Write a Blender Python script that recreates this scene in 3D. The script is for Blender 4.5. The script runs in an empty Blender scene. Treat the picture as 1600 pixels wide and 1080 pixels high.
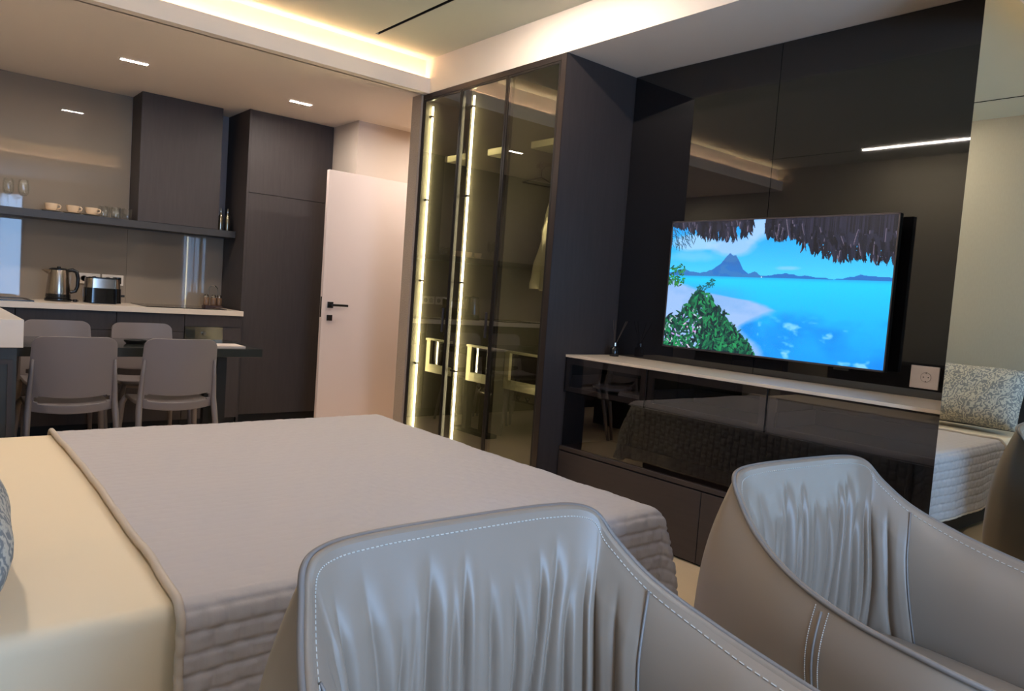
import bpy, bmesh, math, random
import numpy as np
from mathutils import Vector, Matrix
random.seed(4)
SC = bpy.context.scene
COL = SC.collection

# ---------------------------------------------------------------- camera, world, exposure
cam_d = bpy.data.cameras.new('camera'); cam = bpy.data.objects.new('camera', cam_d); COL.objects.link(cam)
cam_d.sensor_width = 36; cam_d.lens = 36*1155/1600; cam_d.clip_start = .02
def cray(px, py):
    return Vector((px-800, -(py-540), -1155)).normalized()
_X = cray(2185, 565); _Y = cray(-161, 396); _Z = _X.cross(_Y).normalized(); _Y = _Z.cross(_X).normalized()
R3 = Matrix((_X, _Y, _Z))                      # rows = world axes in camera space -> camera to world rotation
cam.matrix_world = Matrix.Translation((0, 0, 1.188)) @ R3.to_4x4()
SC.camera = cam
W = bpy.data.worlds.new('world'); SC.world = W; W.use_nodes = True
W.node_tree.nodes['Background'].inputs[0].default_value = (.33, .52, .85, 1)
W.node_tree.nodes['Background'].inputs[1].default_value = 1.0
SC.view_settings.view_transform = 'Standard'; SC.view_settings.look = 'None'
SC.view_settings.gamma = 1; SC.view_settings.use_curve_mapping = False
SC.view_settings.exposure = 1.78
SC.cycles.max_bounces = 10; SC.cycles.glossy_bounces = 6; SC.cycles.transparent_max_bounces = 16
SC.cycles.diffuse_bounces = 5; SC.cycles.caustics_reflective = False; SC.cycles.caustics_refractive = False
SC.cycles.sample_clamp_indirect = 6

def area(name, loc, rot, sx, sy, col, energy):
    l = bpy.data.lights.new(name, 'AREA'); l.shape = 'RECTANGLE'; l.size = sx; l.size_y = sy
    l.color = col; l.energy = energy
    o = bpy.data.objects.new(name, l); o.location = loc; o.rotation_euler = rot; COL.objects.link(o); return o
# daylight coming in through the window behind the photographer
area('daylight', (.93, -1.42, 1.3), (math.radians(90), 0, 0), 1.5, 2.2, (.36, .62, 1.0), 36)

# ---------------------------------------------------------------- dimensions
H = 2.516; ZC = 2.744
XF = 2.734; XT = 3.3; XU = 2.885; XL = -.6
YK = 6.4; YB = -1.3; YL = 4.32

# ---------------------------------------------------------------- helpers
def lin(c):
    return tuple((v/255/12.92 if v/255 <= .04045 else ((v/255+.055)/1.055)**2.4) for v in c)
MATS = {}
def mat(name, rgb, rough=.5, metal=0, spec=.5, coat=0, bump=None, noise=None, emit=None, emit_s=0, weave=None, raw=False):
    if name in MATS: return MATS[name]
    m = bpy.data.materials.new(name); m.use_nodes = True; nt = m.node_tree; b = nt.nodes['Principled BSDF']
    c = rgb if raw else lin(rgb)
    b.inputs['Base Color'].default_value = (*c, 1); b.inputs['Roughness'].default_value = rough
    b.inputs['Metallic'].default_value = metal; b.inputs['Specular IOR Level'].default_value = spec
    b.inputs['Coat Weight'].default_value = coat; b.inputs['Coat Roughness'].default_value = .03
    if emit: b.inputs['Emission Color'].default_value = (*emit, 1); b.inputs['Emission Strength'].default_value = emit_s
    tc = nt.nodes.new('ShaderNodeTexCoord')
    if noise:                                   # (scale, amount, stretch xyz): real variation of the surface colour
        mp = nt.nodes.new('ShaderNodeMapping'); mp.inputs['Scale'].default_value = noise[2]
        n = nt.nodes.new('ShaderNodeTexNoise'); n.inputs['Scale'].default_value = noise[0]; n.inputs['Detail'].default_value = 5
        nt.links.new(tc.outputs['Object'], mp.inputs[0]); nt.links.new(mp.outputs[0], n.inputs['Vector'])
        mx = nt.nodes.new('ShaderNodeMix'); mx.data_type = 'RGBA'
        a = noise[1]
        mx.inputs[6].default_value = (*[v*(1-a) for v in c], 1); mx.inputs[7].default_value = (*[min(1, v*(1+a)) for v in c], 1)
        nt.links.new(n.outputs['Fac'], mx.inputs[0]); nt.links.new(mx.outputs[2], b.inputs['Base Color'])
    if bump:                                    # (scale, strength, distance, stretch)
        mp = nt.nodes.new('ShaderNodeMapping'); mp.inputs['Scale'].default_value = bump[3]
        n = nt.nodes.new('ShaderNodeTexNoise'); n.inputs['Scale'].default_value = bump[0]; n.inputs['Detail'].default_value = 6
        nt.links.new(tc.outputs['Object'], mp.inputs[0]); nt.links.new(mp.outputs[0], n.inputs['Vector'])
        bp = nt.nodes.new('ShaderNodeBump'); bp.inputs['Strength'].default_value = bump[1]; bp.inputs['Distance'].default_value = bump[2]
        nt.links.new(n.outputs['Fac'], bp.inputs['Height']); nt.links.new(bp.outputs[0], b.inputs['Normal'])
    MATS[name] = m; return m
def glass(name, tint, refl=1.0, rough=.0, ior=1.5):
    """thin pane: tinted see-through plus a Fresnel reflection"""
    m = bpy.data.materials.new(name); m.use_nodes = True; nt = m.node_tree; nt.nodes.clear()
    o = nt.nodes.new('ShaderNodeOutputMaterial'); t = nt.nodes.new('ShaderNodeBsdfTransparent'); t.inputs[0].default_value = (*tint, 1)
    g = nt.nodes.new('ShaderNodeBsdfGlossy'); g.inputs['Roughness'].default_value = rough; g.inputs[0].default_value = (refl, refl, refl, 1)
    f = nt.nodes.new('ShaderNodeFresnel'); f.inputs[0].default_value = ior
    ge = nt.nodes.new('ShaderNodeNewGeometry'); iv = nt.nodes.new('ShaderNodeMath'); iv.operation = 'SUBTRACT'; iv.inputs[0].default_value = 1
    nt.links.new(ge.outputs['Backfacing'], iv.inputs[1]); ml = nt.nodes.new('ShaderNodeMath'); ml.operation = 'MULTIPLY'
    nt.links.new(f.outputs[0], ml.inputs[0]); nt.links.new(iv.outputs[0], ml.inputs[1])      # each pane reflects once, on its outer face
    mx = nt.nodes.new('ShaderNodeMixShader'); nt.links.new(ml.outputs[0], mx.inputs[0]); nt.links.new(t.outputs[0], mx.inputs[1])
    nt.links.new(g.outputs[0], mx.inputs[2]); nt.links.new(mx.outputs[0], o.inputs[0]); MATS[name] = m; return m
def emit(name, col, s):
    m = bpy.data.materials.new(name); m.use_nodes = True; nt = m.node_tree; nt.nodes.clear()
    o = nt.nodes.new('ShaderNodeOutputMaterial'); e = nt.nodes.new('ShaderNodeEmission')
    e.inputs[0].default_value = (*col, 1); e.inputs[1].default_value = s; nt.links.new(e.outputs[0], o.inputs[0]); MATS[name] = m; return m

def box(bm, x0, x1, y0, y1, z0, z1, bev=0, seg=2):
    r = bmesh.ops.create_cube(bm, size=1); vs = r['verts']
    for v in vs: v.co = Vector(((x0+x1)/2+v.co.x*(x1-x0), (y0+y1)/2+v.co.y*(y1-y0), (z0+z1)/2+v.co.z*(z1-z0)))
    if bev:
        es = list({e for v in vs for e in v.link_edges})
        bmesh.ops.bevel(bm, geom=es, offset=bev, segments=seg, profile=.5, affect='EDGES')
    return bm
def bx(*a, **k): return box(bmesh.new(), *a, **k)
def tube(bm, pts, r, n=8, closed=False, cap=True):
    pts = [Vector(p) for p in pts]; N = len(pts); rs = r if hasattr(r, '__len__') else [r]*N
    rings = []; up = None
    for i, p in enumerate(pts):
        a = pts[(i-1) % N] if (closed or i > 0) else p; b = pts[(i+1) % N] if (closed or i < N-1) else p
        t = (b-a).normalized()
        if up is None: up = Vector((0, 0, 1)) if abs(t.z) < .9 else Vector((1, 0, 0))
        s = t.cross(up).normalized(); u = s.cross(t).normalized(); up = u
        rings.append([bm.verts.new(p+rs[i]*(math.cos(2*math.pi*k/n)*s+math.sin(2*math.pi*k/n)*u)) for k in range(n)])
    for i in range(N if closed else N-1):
        A = rings[i]; B = rings[(i+1) % N]
        for k in range(n): bm.faces.new((A[k], A[(k+1) % n], B[(k+1) % n], B[k]))
    if cap and not closed: bm.faces.new(rings[0][::-1]); bm.faces.new(rings[-1])
    return bm
def lathe(bm, prof, c=(0, 0, 0), n=32, axis='z', cap=True):
    """prof: list of (radius, height)"""
    rings = []
    for r, h in prof:
        ring = []
        for k in range(n):
            a = 2*math.pi*k/n; x, y, z = r*math.cos(a), r*math.sin(a), h
            if axis == 'x': x, y, z = h, r*math.cos(a), r*math.sin(a)
            if axis == 'y': x, y, z = r*math.cos(a), h, -r*math.sin(a)
            ring.append(bm.verts.new((c[0]+x, c[1]+y, c[2]+z)))
        rings.append(ring)
    for i in range(len(rings)-1):
        for k in range(n): bm.faces.new((rings[i][k], rings[i][(k+1) % n], rings[i+1][(k+1) % n], rings[i+1][k]))
    if cap:
        for rg in (rings[0], rings[-1]):
            try: bm.faces.new(rg)
            except ValueError: pass
    return bm
def grid(bm, f, nu, nv, closed_u=False):
    V = [[bm.verts.new(f(i/nu, j/nv)) for j in range(nv+1)] for i in range(nu if closed_u else nu+1)]
    M = len(V)
    for i in range(nu):
        for j in range(nv):
            bm.faces.new((V[i][j], V[(i+1) % M][j], V[(i+1) % M][j+1], V[i][j+1]))
    return V
def mk(name, bm, m, parent=None, smooth=False, recalc=True, label=None):
    if recalc: bmesh.ops.recalc_face_normals(bm, faces=bm.faces)
    me = bpy.data.meshes.new(name)
    if parent is not None:
        w = Vector(parent.get('_org', (0, 0, 0)))
        for v in bm.verts: v.co -= w
    bm.to_mesh(me); bm.free()
    if m: me.materials.append(m)
    if smooth:
        for p in me.polygons: p.use_smooth = True
        if smooth != 'all': me.set_sharp_from_angle(angle=math.radians(38))
    o = bpy.data.objects.new(name, me); COL.objects.link(o)
    if parent is not None: o.parent = parent; o['_org'] = list(w)
    if label: o['label'] = label
    return o
def tag(o, label, cat, group=None, kind=None):
    o['label'] = label; o['category'] = cat
    if group: o['group'] = group
    if kind: o['kind'] = kind
    return o
def thing(name, loc, label, cat, group=None):
    o = bpy.data.objects.new(name, None); COL.objects.link(o); o.location = loc; o['_org'] = list(loc)
    o.empty_display_size = .1
    return tag(o, label, cat, group)
def struct(name, bm, m, parent=None, label=None):
    o = mk(name, bm, m, parent)
    if parent is None: o['kind'] = 'structure'
    if label: o['label'] = label
    return o
def copy_tree(root, loc, rz=0, label=None, group=None):
    r = root.copy(); COL.objects.link(r); r.location = loc; r.rotation_euler = (0, 0, rz)
    if label: r['label'] = label
    if group: r['group'] = group
    for ch in list(root.children):
        c = ch.copy(); COL.objects.link(c); c.parent = r
        for g in list(ch.children):
            d = g.copy(); COL.objects.link(d); d.parent = c
    return r
def interp(P, t):
    """Catmull-Rom through list of tuples, t in 0..1"""
    n = len(P)-1; f = min(max(t, 0), 1)*n; i = min(int(f), n-1); f -= i
    p0 = P[i-1] if i > 0 else tuple(2*a-b for a, b in zip(P[0], P[1])); p1 = P[i]; p2 = P[i+1]
    p3 = P[i+2] if i+2 <= n else tuple(2*a-b for a, b in zip(P[n], P[n-1]))
    return tuple(.5*((2*b)+(c-a)*f+(2*a-5*b+4*c-d)*f*f+(-a+3*b-3*c+d)*f**3) for a, b, c, d in zip(p0, p1, p2, p3))

# ---------------------------------------------------------------- materials
plaster = mat('plaster', (236, 222, 208), .85, bump=(60, .05, .002, (1, 1, 1)))
ceil_m = mat('ceiling_paint', (204, 204, 186), .85, bump=(60, .05, .002, (1, 1, 1)))
floor_m = mat('floor_stone', (222, 196, 160), .35, noise=(3, .08, (1, 1, 1)))
blackwood = mat('dark_laminate', (62, 55, 54), .55, spec=.35, noise=(9, .18, (8, 8, .6)), bump=(40, .15, .001, (6, 6, .5)))
darkbrown = mat('brown_laminate', (62, 53, 51), .5, spec=.4, noise=(9, .16, (8, .6, 8)))
blackglass = mat('black_glass', (22, 20, 22), .02, spec=.9)
matblack = mat('matt_black', (22, 21, 22), .5, spec=.3)
bronze = mat('bronze_anodised', (62, 54, 52), .35, metal=.6)
steel = mat('brushed_steel', (175, 165, 155), .22, metal=1)
chrome = mat('chrome', (205, 203, 200), .08, metal=1)
blackplastic = mat('black_plastic', (18, 18, 19), .25)
white_paint = mat('white_lacquer', (214, 198, 190), .4)
stone_w = mat('white_stone', (216, 200, 182), .3, noise=(5, .07, (1, 3, 3)))
backsplash = mat('greige_glass_panel', (140, 126, 111), .02, spec=.5)
fabric_wall = mat('fabric_wallpaper', (172, 164, 146), .9, bump=(160, .3, .002, (1, 3, 1)), noise=(30, .07, (1, 4, 1)))
texpaper = mat('textured_paper', (160, 143, 128), .85, bump=(90, .8, .006, (1, 1, 2)), noise=(60, .12, (1, 1, 2)))
chairplastic = mat('grey_taupe_plastic', (118, 108, 106), .45)
leather = mat('taupe_leather', (140, 122, 106), .40, spec=.5, bump=(220, .08, .0008, (1, 1, 1)))
leather_d = mat('leather_piping', (122, 112, 106), .4)
thread = mat('pale_thread', (190, 182, 172), .8)
sheet_m = mat('cotton_sheet', (232, 212, 182), .85, bump=(4, .25, .01, (1, 1, 1)))
cloth_d = mat('dark_upholstery', (40, 37, 36), .8)
ceramic = mat('ceramic', (222, 196, 164), .25)
wardrobe_in = mat('wardrobe_lining', (104, 98, 82), .6, noise=(10, .12, (5, 5, .5)))
tableglass = mat('table_smoked_glass', (44, 46, 44), .12, spec=.5)
drinkglass = glass('clear_glass', (.95, .96, .96), 1, .0, 2.0)
winglass = glass('window_glass', (.96, .98, 1.0), 1)
doorglass = glass('smoked_glass', (.58, .58, .51), .95, 0, 2.0)
drawglass = glass('dark_drawer_glass', (.62, .60, .61), 1, 0, 1.9)
mirror_m = mat('mirror', (238, 240, 230), .0, metal=1)
led_warm = emit('led_warm', (1, .80, .56), 17)
led_ward = emit('led_wardrobe', (1, .88, .64), 23)
led_white = emit('led_white', (1, .88, .77), 92)
led_spot = emit('led_spot', (1, .91, .82), 170)
led_spot_added = emit('led_spot_added_dim', (1, .86, .74), 150)  # for the unseen bar added to put warm light on the armchairs
screen_edge = mat('tv_bezel', (24, 23, 26), .3, metal=.4)

# ---------------------------------------------------------------- room shell
struct('floor', bx(XL-.3, 4.4, YB-.1, YK+.1, -.1, 0), floor_m)
b = bmesh.new()                                                     # ceiling with two track slots
S1, S2, SW, SY = 2.25, -.11, .0125, 4.195
for x0, x1, y1 in ((XL-.1, S2-SW, 4.385), (S2+SW, S1-SW, 4.385), (S1+SW, XF, 4.385)): box(b, x0, x1, 1.02, y1, ZC, ZC+.12)
box(b, XL-.1, XF, 1.02, 1.25, ZC+.0401, ZC+.12)
for s in (S1, S2): box(b, s-SW, s+SW, SY, 4.385, ZC, ZC+.12)
struct('ceiling', b, ceil_m)
b = bx(XL-.1, 4.4, 4.385, YK+.1, H, ZC+.12); box(b, XL-.1, XF, YL+.015, 4.40, H, H+.014); box(b, XL-.1, XF, YL, YL+.015, H, 2.613)
struct('ceiling_kitchen', b, plaster)
YW = 1.10
b = bx(XL-.1, XF, YB-.1, YW-.08, H, ZC+.12); box(b, XL-.1, XF, YW-.08, YW-.015, H, H+.014); box(b, XL-.1, XF, YW-.015, YW, H, 2.60); box(b, 2.45, XF, YW-.08, YW-.015, H+.014, 2.60)
struct('ceiling_window_side', b, plaster)
struct('ceiling_beam', bx(XF, XT+.1, YB-.1, 4.385, H, ZC+.12), plaster)
struct('wall_headboard', bx(XL-.1, XL, YB-.1, YK+.1, 0, ZC), fabric_wall)
struct('wall_kitchen', bx(XL, 2.84, YK, YK+.1, 0, H), mat('kitchen_wall_paint', (140, 128, 126), .7))
b = bx(2.83, 4.4, 5.49, YK+.1, 0, H)
struct('wall_hall', b, mat('hall_paint', (200, 184, 170), .8))
struct('wall_hall_side', bx(4.3, 4.4, 4.5, 5.49, 0, H), MATS['hall_paint'])
struct('wall_television', bx(XT, XT+.1, YB-.1, 4.385, 0, ZC), plaster)
struct('wall_pier', bx(2.715, 4.4, 4.385, 4.5, 0, H), texpaper)
# window wall behind the photographer
WX0, WX1, WZ0, WZ1 = .3, 1.56, .25, 2.3
b = bx(XL-.1, WX0, YB-.1, YB, 0, ZC); box(b, WX1, XT, YB-.1, YB, 0, ZC); box(b, WX0, WX1, YB-.1, YB, 0, WZ0); box(b, WX0, WX1, YB-.1, YB, WZ1, ZC)
struct('wall_window', b, plaster)
win = mk('window_1', bx(WX0, WX1, YB-.06, YB-.05, WZ0, WZ1), winglass); win['kind'] = 'structure'; win['_org'] = [0, 0, 0]
b = bmesh.new()
for x in (WX0+.025, 1.2, WX1-.025): box(b, x-.025, x+.025, YB-.08, YB-.03, WZ0, WZ1)
for z in (WZ0+.025, WZ1-.025): box(b, WX0, WX1, YB-.08, YB-.03, z-.025, z+.025)
mk('window_frame', b, matblack, win)

# track slots in the ceiling
def track(x, mods, label):
    t = thing('track_light', (x, 1.6, ZC), label, 'light', 'recessed ceiling tracks')
    b = bx(x-SW, x+SW, 1.15, SY, ZC+.03, ZC+.04)
    for s in (-1, 1): box(b, x+s*SW-s*.001, x+s*(SW-.003), 1.15, SY, ZC+.001, ZC+.03)
    mk('channel', b, matblack, t)
    for y0, y1 in mods:
        mk('led_module', bx(x-SW+.004, x+SW-.004, y0, y1, ZC-.003, ZC+.03), led_white, t)
track(S1, ((2.36, 3.26),), 'black recessed track slot in the ceiling nearer the wardrobe')
track(S2, ((2.33, 3.26),), 'recessed ceiling track above the bed head with a glowing LED bar')
o = mk('cove_led_strip', bx(XL+.01, XF-.01, 4.352, 4.364, H+.016, H+.022), led_warm)
tag(o, 'warm LED strip hidden in the ceiling cove between bed area and kitchen', 'light')
o = mk('cove_led_strip', bx(XL+.01, 2.36, YW-.05, YW-.038, H+.016, H+.022), led_warm)
tag(o, 'warm LED strip hidden in the window-side ceiling cove above the armchairs', 'light')
for k, (x0, x1, y) in enumerate(((1.065, 1.222, 5.31), (2.20, 2.36, 5.36), (-.07, .09, 5.26), (3.08, 3.24, 4.82), (3.55, 3.71, 4.95), (.76, .92, .10))):  # the island, hall and window-side bars are unseen, added to brighten those areas
    t = thing('recessed_spotlight', ((x0+x1)/2, y, H), ('short bright recessed LED bar in kitchen ceiling left of the extractor', 'short bright recessed LED bar in kitchen ceiling above the tall cabinet', 'unseen LED bar added in kitchen ceiling above the island for brightness', 'unseen LED bar added just beyond the wardrobe pier to light the door', 'unseen LED bar added deeper in the hall ceiling to light the door', 'unseen LED bar added in the window-side ceiling to warm the armchairs')[k], 'light', 'recessed ceiling bars')
    mk('diffuser', bx(x0, x1, y-.018, y+.018, H-.004, H-.001), led_spot if k < 5 else led_spot_added, t)
    b = bmesh.new()
    for s in (-1, 1): box(b, x0-.004, x1+.004, y+s*.020-.003, y+s*.020+.003, H-.006, H-.0005)
    for xx in (x0-.003, x1+.003): box(b, xx-.003, xx+.003, y-.02, y+.02, H-.006, H-.0005)
    mk('trim_frame', b, white_paint, t)

# ---------------------------------------------------------------- mirror and TV wall
t = thing('mirror_panel', (XF, 0, 0), 'floor to ceiling mirror panel at the right edge, reflecting bed and pillow', 'mirror')
XM = 2.772
mk('mirror_glass', bx(XM, XM+.004, YB+.002, .990, .002, H-.002), mirror_m, t)
mk('backing', bx(XM+.0045, XT-.03, YB+.002, .983, .001, H-.001), matblack, t)
o = mk('wall_panel', bx(XT-.012, XT-.001, .985, 2.045, .001, H-.002), blackglass)
tag(o, 'glossy black glass wall panel behind the right part of the television', 'wall panel', 'black glass wall panels')
o = mk('wall_panel', bx(XT-.012, XT-.001, 2.048, 2.975, .001, H-.002), blackglass)
tag(o, 'glossy black glass wall panel between the wardrobe and the television', 'wall panel', 'black glass wall panels')

# television
TY0, TY1, TZ0, TZ1, TX = 1.378, 2.562, .985, 1.658, 3.21
tv = thing('television', (XT-.05, 1.97, TZ0), 'flat television on the black wall showing a tropical lagoon', 'television')
mk('casing', bx(TX+.002, TX+.028, TY0, TY1, TZ0, TZ1, bev=.003), screen_edge, tv)
b = bmesh.new()
for y0, y1, z0, z1 in ((TY0, TY0+.006, TZ0, TZ1), (TY1-.006, TY1, TZ0, TZ1), (TY0, TY1, TZ0, TZ0+.008), (TY0, TY1, TZ1-.006, TZ1)): box(b, TX-.003, TX+.003, y0, y1, z0, z1)
mk('bezel', b, mat('bezel_metal', (90, 84, 88), .3, metal=.7), tv)
mk('electronics_box', bx(TX+.028, TX+.052, 1.6, 2.34, 1.05, 1.45, bev=.006), blackplastic, tv)
mk('wall_bracket', bx(TX+.052, XT-.0125, 1.85, 2.1, 1.15, 1.4), matblack, tv)
mk('sensor', bx(TX-.001, TX+.012, 1.53, 1.60, TZ0-.012, TZ0-.0005), blackplastic, tv)

def paint_tv(W_=480, H_=272):
    rs = np.random.RandomState(3)
    def noise(sx, sy, seed):
        r = np.random.RandomState(seed); g = r.rand(sy+2, sx+2)
        y = np.linspace(0, sy, H_)[:, None]; x = np.linspace(0, sx, W_)[None, :]
        yi = np.minimum(y.astype(int), sy); xi = np.minimum(x.astype(int), sx); fy = y-yi; fx = x-xi
        fy = fy*fy*(3-2*fy); fx = fx*fx*(3-2*fx)
        return (g[yi, xi]*(1-fx)+g[yi, xi+1]*fx)*(1-fy)+(g[yi+1, xi]*(1-fx)+g[yi+1, xi+1]*fx)*fy
    fbm = lambda s, seed: .5*noise(s, s, seed)+.28*noise(2*s, 2*s, seed+1)+.14*noise(4*s, 4*s, seed+2)+.08*noise(8*s, 8*s, seed+3)
    u = np.linspace(0, 1, W_)[None, :].repeat(H_, 0); v = np.linspace(0, 1, H_)[:, None].repeat(W_, 1)
    C = np.zeros((H_, W_, 3))
    def mixin(mask, col):
        m = np.clip(mask, 0, 1)[..., None]; C[:] = C*(1-m)+np.array(col)/255.*m
    ss = lambda a, b_, x: np.clip((x-a)/(b_-a), 0, 1)**2*(3-2*np.clip((x-a)/(b_-a), 0, 1))
    hz = .425
    sky = np.array([25, 150, 235])/255.*(1-v[..., None]/hz)+np.array([70, 200, 250])/255.*(v[..., None]/hz); C[:] = np.clip(sky, 0, 1)
    f = fbm(6, 11)
    cloud = lambda cu, cv, ru, rv: np.clip(1.25-(((u-cu)/ru)**2+((v-cv)/rv)**2)+(f-.5)*2.2, 0, 1)
    mixin(cloud(.33, .20, .12, .08)*.85, (160, 195, 250)); mixin(cloud(.44, .08, .07, .10)*.9, (165, 200, 250))
    mixin(cloud(.13, .16, .12, .07)*.8, (170, 205, 245)); mixin(cloud(.58, .355, .06, .018)*.7, (140, 200, 245))
    mixin(cloud(.12, .28, .2, .05)*.4, (150, 205, 250))
    # far mountains
    def ridge(pts): return np.interp(u, [p[0] for p in pts], [p[1] for p in pts])
    rd = ridge([(0, .40), (.08, .375), (.14, .40), (.17, .405), (.23, .375), (.27, .33), (.30, .265), (.315, .25), (.33, .262), (.345, .262), (.36, .30), (.385, .37), (.41, .395), (.44, .385), (.48, .415), (.52, .405), (.57, .392), (.63, .40), (.72, .415), (.80, .42), (.86, .405), (.885, .385), (.93, .395), (1, .40)])
    rd = rd+(noise(60, 3, 5)-.5)*.012
    mm = ((v > rd) & (v < hz+.004)).astype(float); mixin(mm, (38, 110, 190)); mixin(mm*ss(.36, .30, v)*.25, (60, 90, 150)); mixin(mm*(fbm(14, 31) > .55)*.35, (75, 130, 180))
    # lagoon
    sea = (v >= hz)
    t_ = np.clip((v-hz)/(1-hz), 0, 1)
    sc = np.array([30, 200, 250])[None, None]*(1-t_[..., None])+np.array([20, 150, 245])[None, None]*t_[..., None]
    C[sea] = (sc/255.)[sea]
    mixin(sea*ss(.03, .0, v-hz)*.6, (30, 150, 225))
    mixin(sea*np.clip((fbm(5, 50)-.42)*3, 0, 1)*ss(.62, .72, v)*.7, (10, 125, 225))
    mixin(sea*ss(.10, .0, np.abs(v-.56-(u-.3)*.1))*ss(.5, .3, u)*.45, (70, 150, 225))
    # sand spit
    n1 = (fbm(7, 77)-.5)*.12
    edge = np.interp(v, [.43, .50, .56, .60, .66, .70, .8, .9, 1.0], [.02, .14, .26, .46, .58, .55, .45, .50, .52])+n1
    sand = sea*np.clip((edge-u)/.06, 0, 1)
    mixin(sand, (150, 185, 235)); mixin(sand*np.clip((fbm(8, 90)-.45)*3, 0, 1)*.5, (110, 165, 225))
    mixin(sea*np.clip((fbm(13, 95)-.60)*7, 0, 1)*ss(.66, .78, v)*((u > .48) & (u < .95)), (120, 200, 250))
    mixin((((u-.475)/.003)**2+((v-.423)/.005)**2 < 1)*1., (235, 250, 255))
    # bushes
    def leaf(cu, cv, ln, wd, ang, col):
        du = (u-cu)*1.77; dv = v-cv; a = du*math.cos(ang)+dv*math.sin(ang); b_ = -du*math.sin(ang)+dv*math.cos(ang)
        m = ((a/ln)**2+(b_/(wd*(1-.35*np.clip(a/ln, -1, 1))))**2 < 1); C[m] = np.array(col)/255.
    top = lambda x: np.interp(x, [0, .05, .1, .13, .17, .2, .24, .28, .32, .34, .40, .44, .47], [.72, .72, .66, .56, .5, .52, .57, .63, .68, .75, .82, .90, 1.0])
    bm_ = (u < .47) & (v > top(u)+.045+(noise(40, 24, 61)-.5)*.05) & ~((u < .2) & (v > .66) & (noise(30, 18, 62) > .55))
    mixin(bm_*1., (10, 62, 56))
    for k in range(1100):
        x = rs.rand()*.47; tp = top(x); y = tp+.02+(1.0-tp)*rs.rand()**.8
        if x < .2 and y > .66 and rs.rand() < .22:
            leaf(x, y, .018, .006, rs.rand()*3.1, (150+rs.randint(60), 150+rs.randint(60), 215)); continue
        g = rs.rand(); col = (8+30*g, 52+100*g, 50+40*g) if rs.rand() < .72 else (10, 36, 45)
        leaf(x, y, .022+.016*rs.rand(), .006+.005*rs.rand(), -1.57+rs.randn()*1.0, col)
    for k in range(110):
        x = rs.rand()*.085; y = .32+rs.rand()*.19
        if rs.rand() < (y-.28)*5: g = rs.rand(); leaf(x, y, .016, .006, rs.rand()*3, (10+40*g, 60+90*g, 45+20*g))
    for k in range(50):
        a = rs.rand(); leaf(.16+a*.09, .53-a*.06+rs.randn()*.015, .014, .004, -.6+rs.randn()*.7, (20, 90, 90))
    # palm frond left top
    for k in range(60):
        x = rs.rand()*.13; leaf(x, .06+rs.rand()*.15, .03, .003, 1.1+rs.randn()*.35, (60, 110, 150) if k % 2 else (25, 60, 70))
    # thatch fringe
    thl = ridge([(0, .05), (.05, .06), (.08, .05), (.10, .10), (.12, .06), (.16, .13), (.24, .13), (.25, .03), (.26, .13), (.33, .15), (.34, .02), (.37, .12), (.40, .10), (.415, .0), (.47, .0), (.475, .13), (.55, .14), (.60, .13), (.65, .20), (.75, .24), (.80, .26), (.87, .24), (.93, .27), (1, .27)])
    tm = (v < thl*.80+(noise(40, 2, 71)-.5)*.03*(thl > .01)) & (thl > .025)
    shade = np.random.RandomState(9).rand(W_//2+2)[np.arange(W_)//2]
    C[tm] = (np.broadcast_to((np.array([16, 18, 30])+shade[None, :, None]*np.array([30, 27, 36])), C.shape)/255.)[tm]
    for k in range(620):
        x = rs.rand(); b0 = np.interp(x, u[0], thl[0])
        if b0 < .03: continue
        y1 = b0*(.72+.55*rs.rand()); y0 = y1-.05-.07*rs.rand(); lean = rs.randn()*.012+.008; w = .0035+.004*rs.rand()
        tt = np.clip((v-y0)/(y1-y0), 0, 1); m = (v > y0) & (v < y1) & (np.abs(u-x-lean*tt) < w*(1-tt**3)+.0006)
        g = rs.rand(); C[m] = np.array([12+34*g, 14+34*g, 26+44*g])/255.
        if g > .82: m2 = m & (np.abs(u-x-lean*tt+w*.6) < .0012); C[m2] = np.array([120, 108, 125])/255.
    return np.clip(C, 0, 1)
PW, PH = 480, 272
pic = paint_tv(PW, PH); plin = np.where(pic <= .04045, pic/12.92, ((pic+.055)/1.055)**2.4)
me = bpy.data.meshes.new('screen'); NU, NV = PW, PH
ys = np.linspace(TY1-.006, TY0+.006, NU+1); zs = np.linspace(TZ1-.006, TZ0+.008, NV+1)
vv = np.stack([np.full((NV+1, NU+1), TX), np.broadcast_to(ys[None], (NV+1, NU+1)), np.broadcast_to(zs[:, None], (NV+1, NU+1))], -1).reshape(-1, 3)-np.array(tv.location)
ii, jj = np.meshgrid(np.arange(NV), np.arange(NU), indexing='ij'); a_ = (ii*(NU+1)+jj).ravel()
faces = np.stack([a_, a_+NU+1, a_+NU+2, a_+1], -1)
me.from_pydata(vv.tolist(), [], faces.tolist())
ca = me.color_attributes.new('picture', 'FLOAT_COLOR', 'CORNER')
buf = np.ones((NV*NU, 4, 4), np.float32); buf[:, :, :3] = plin.reshape(-1, 1, 3); ca.data.foreach_set('color', buf.ravel())
scm = bpy.data.materials.new('tv_picture'); scm.use_nodes = True; nt = scm.node_tree; bs = nt.nodes['Principled BSDF']
at = nt.nodes.new('ShaderNodeAttribute'); at.attribute_name = 'picture'; nt.links.new(at.outputs['Color'], bs.inputs['Emission Color'])
bs.inputs['Emission Strength'].default_value = .35; bs.inputs['Base Color'].default_value = (.01, .01, .01, 1); bs.inputs['Roughness'].default_value = .25
me.materials.append(scm); so = bpy.data.objects.new('screen', me); COL.objects.link(so); so.parent = tv

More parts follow.
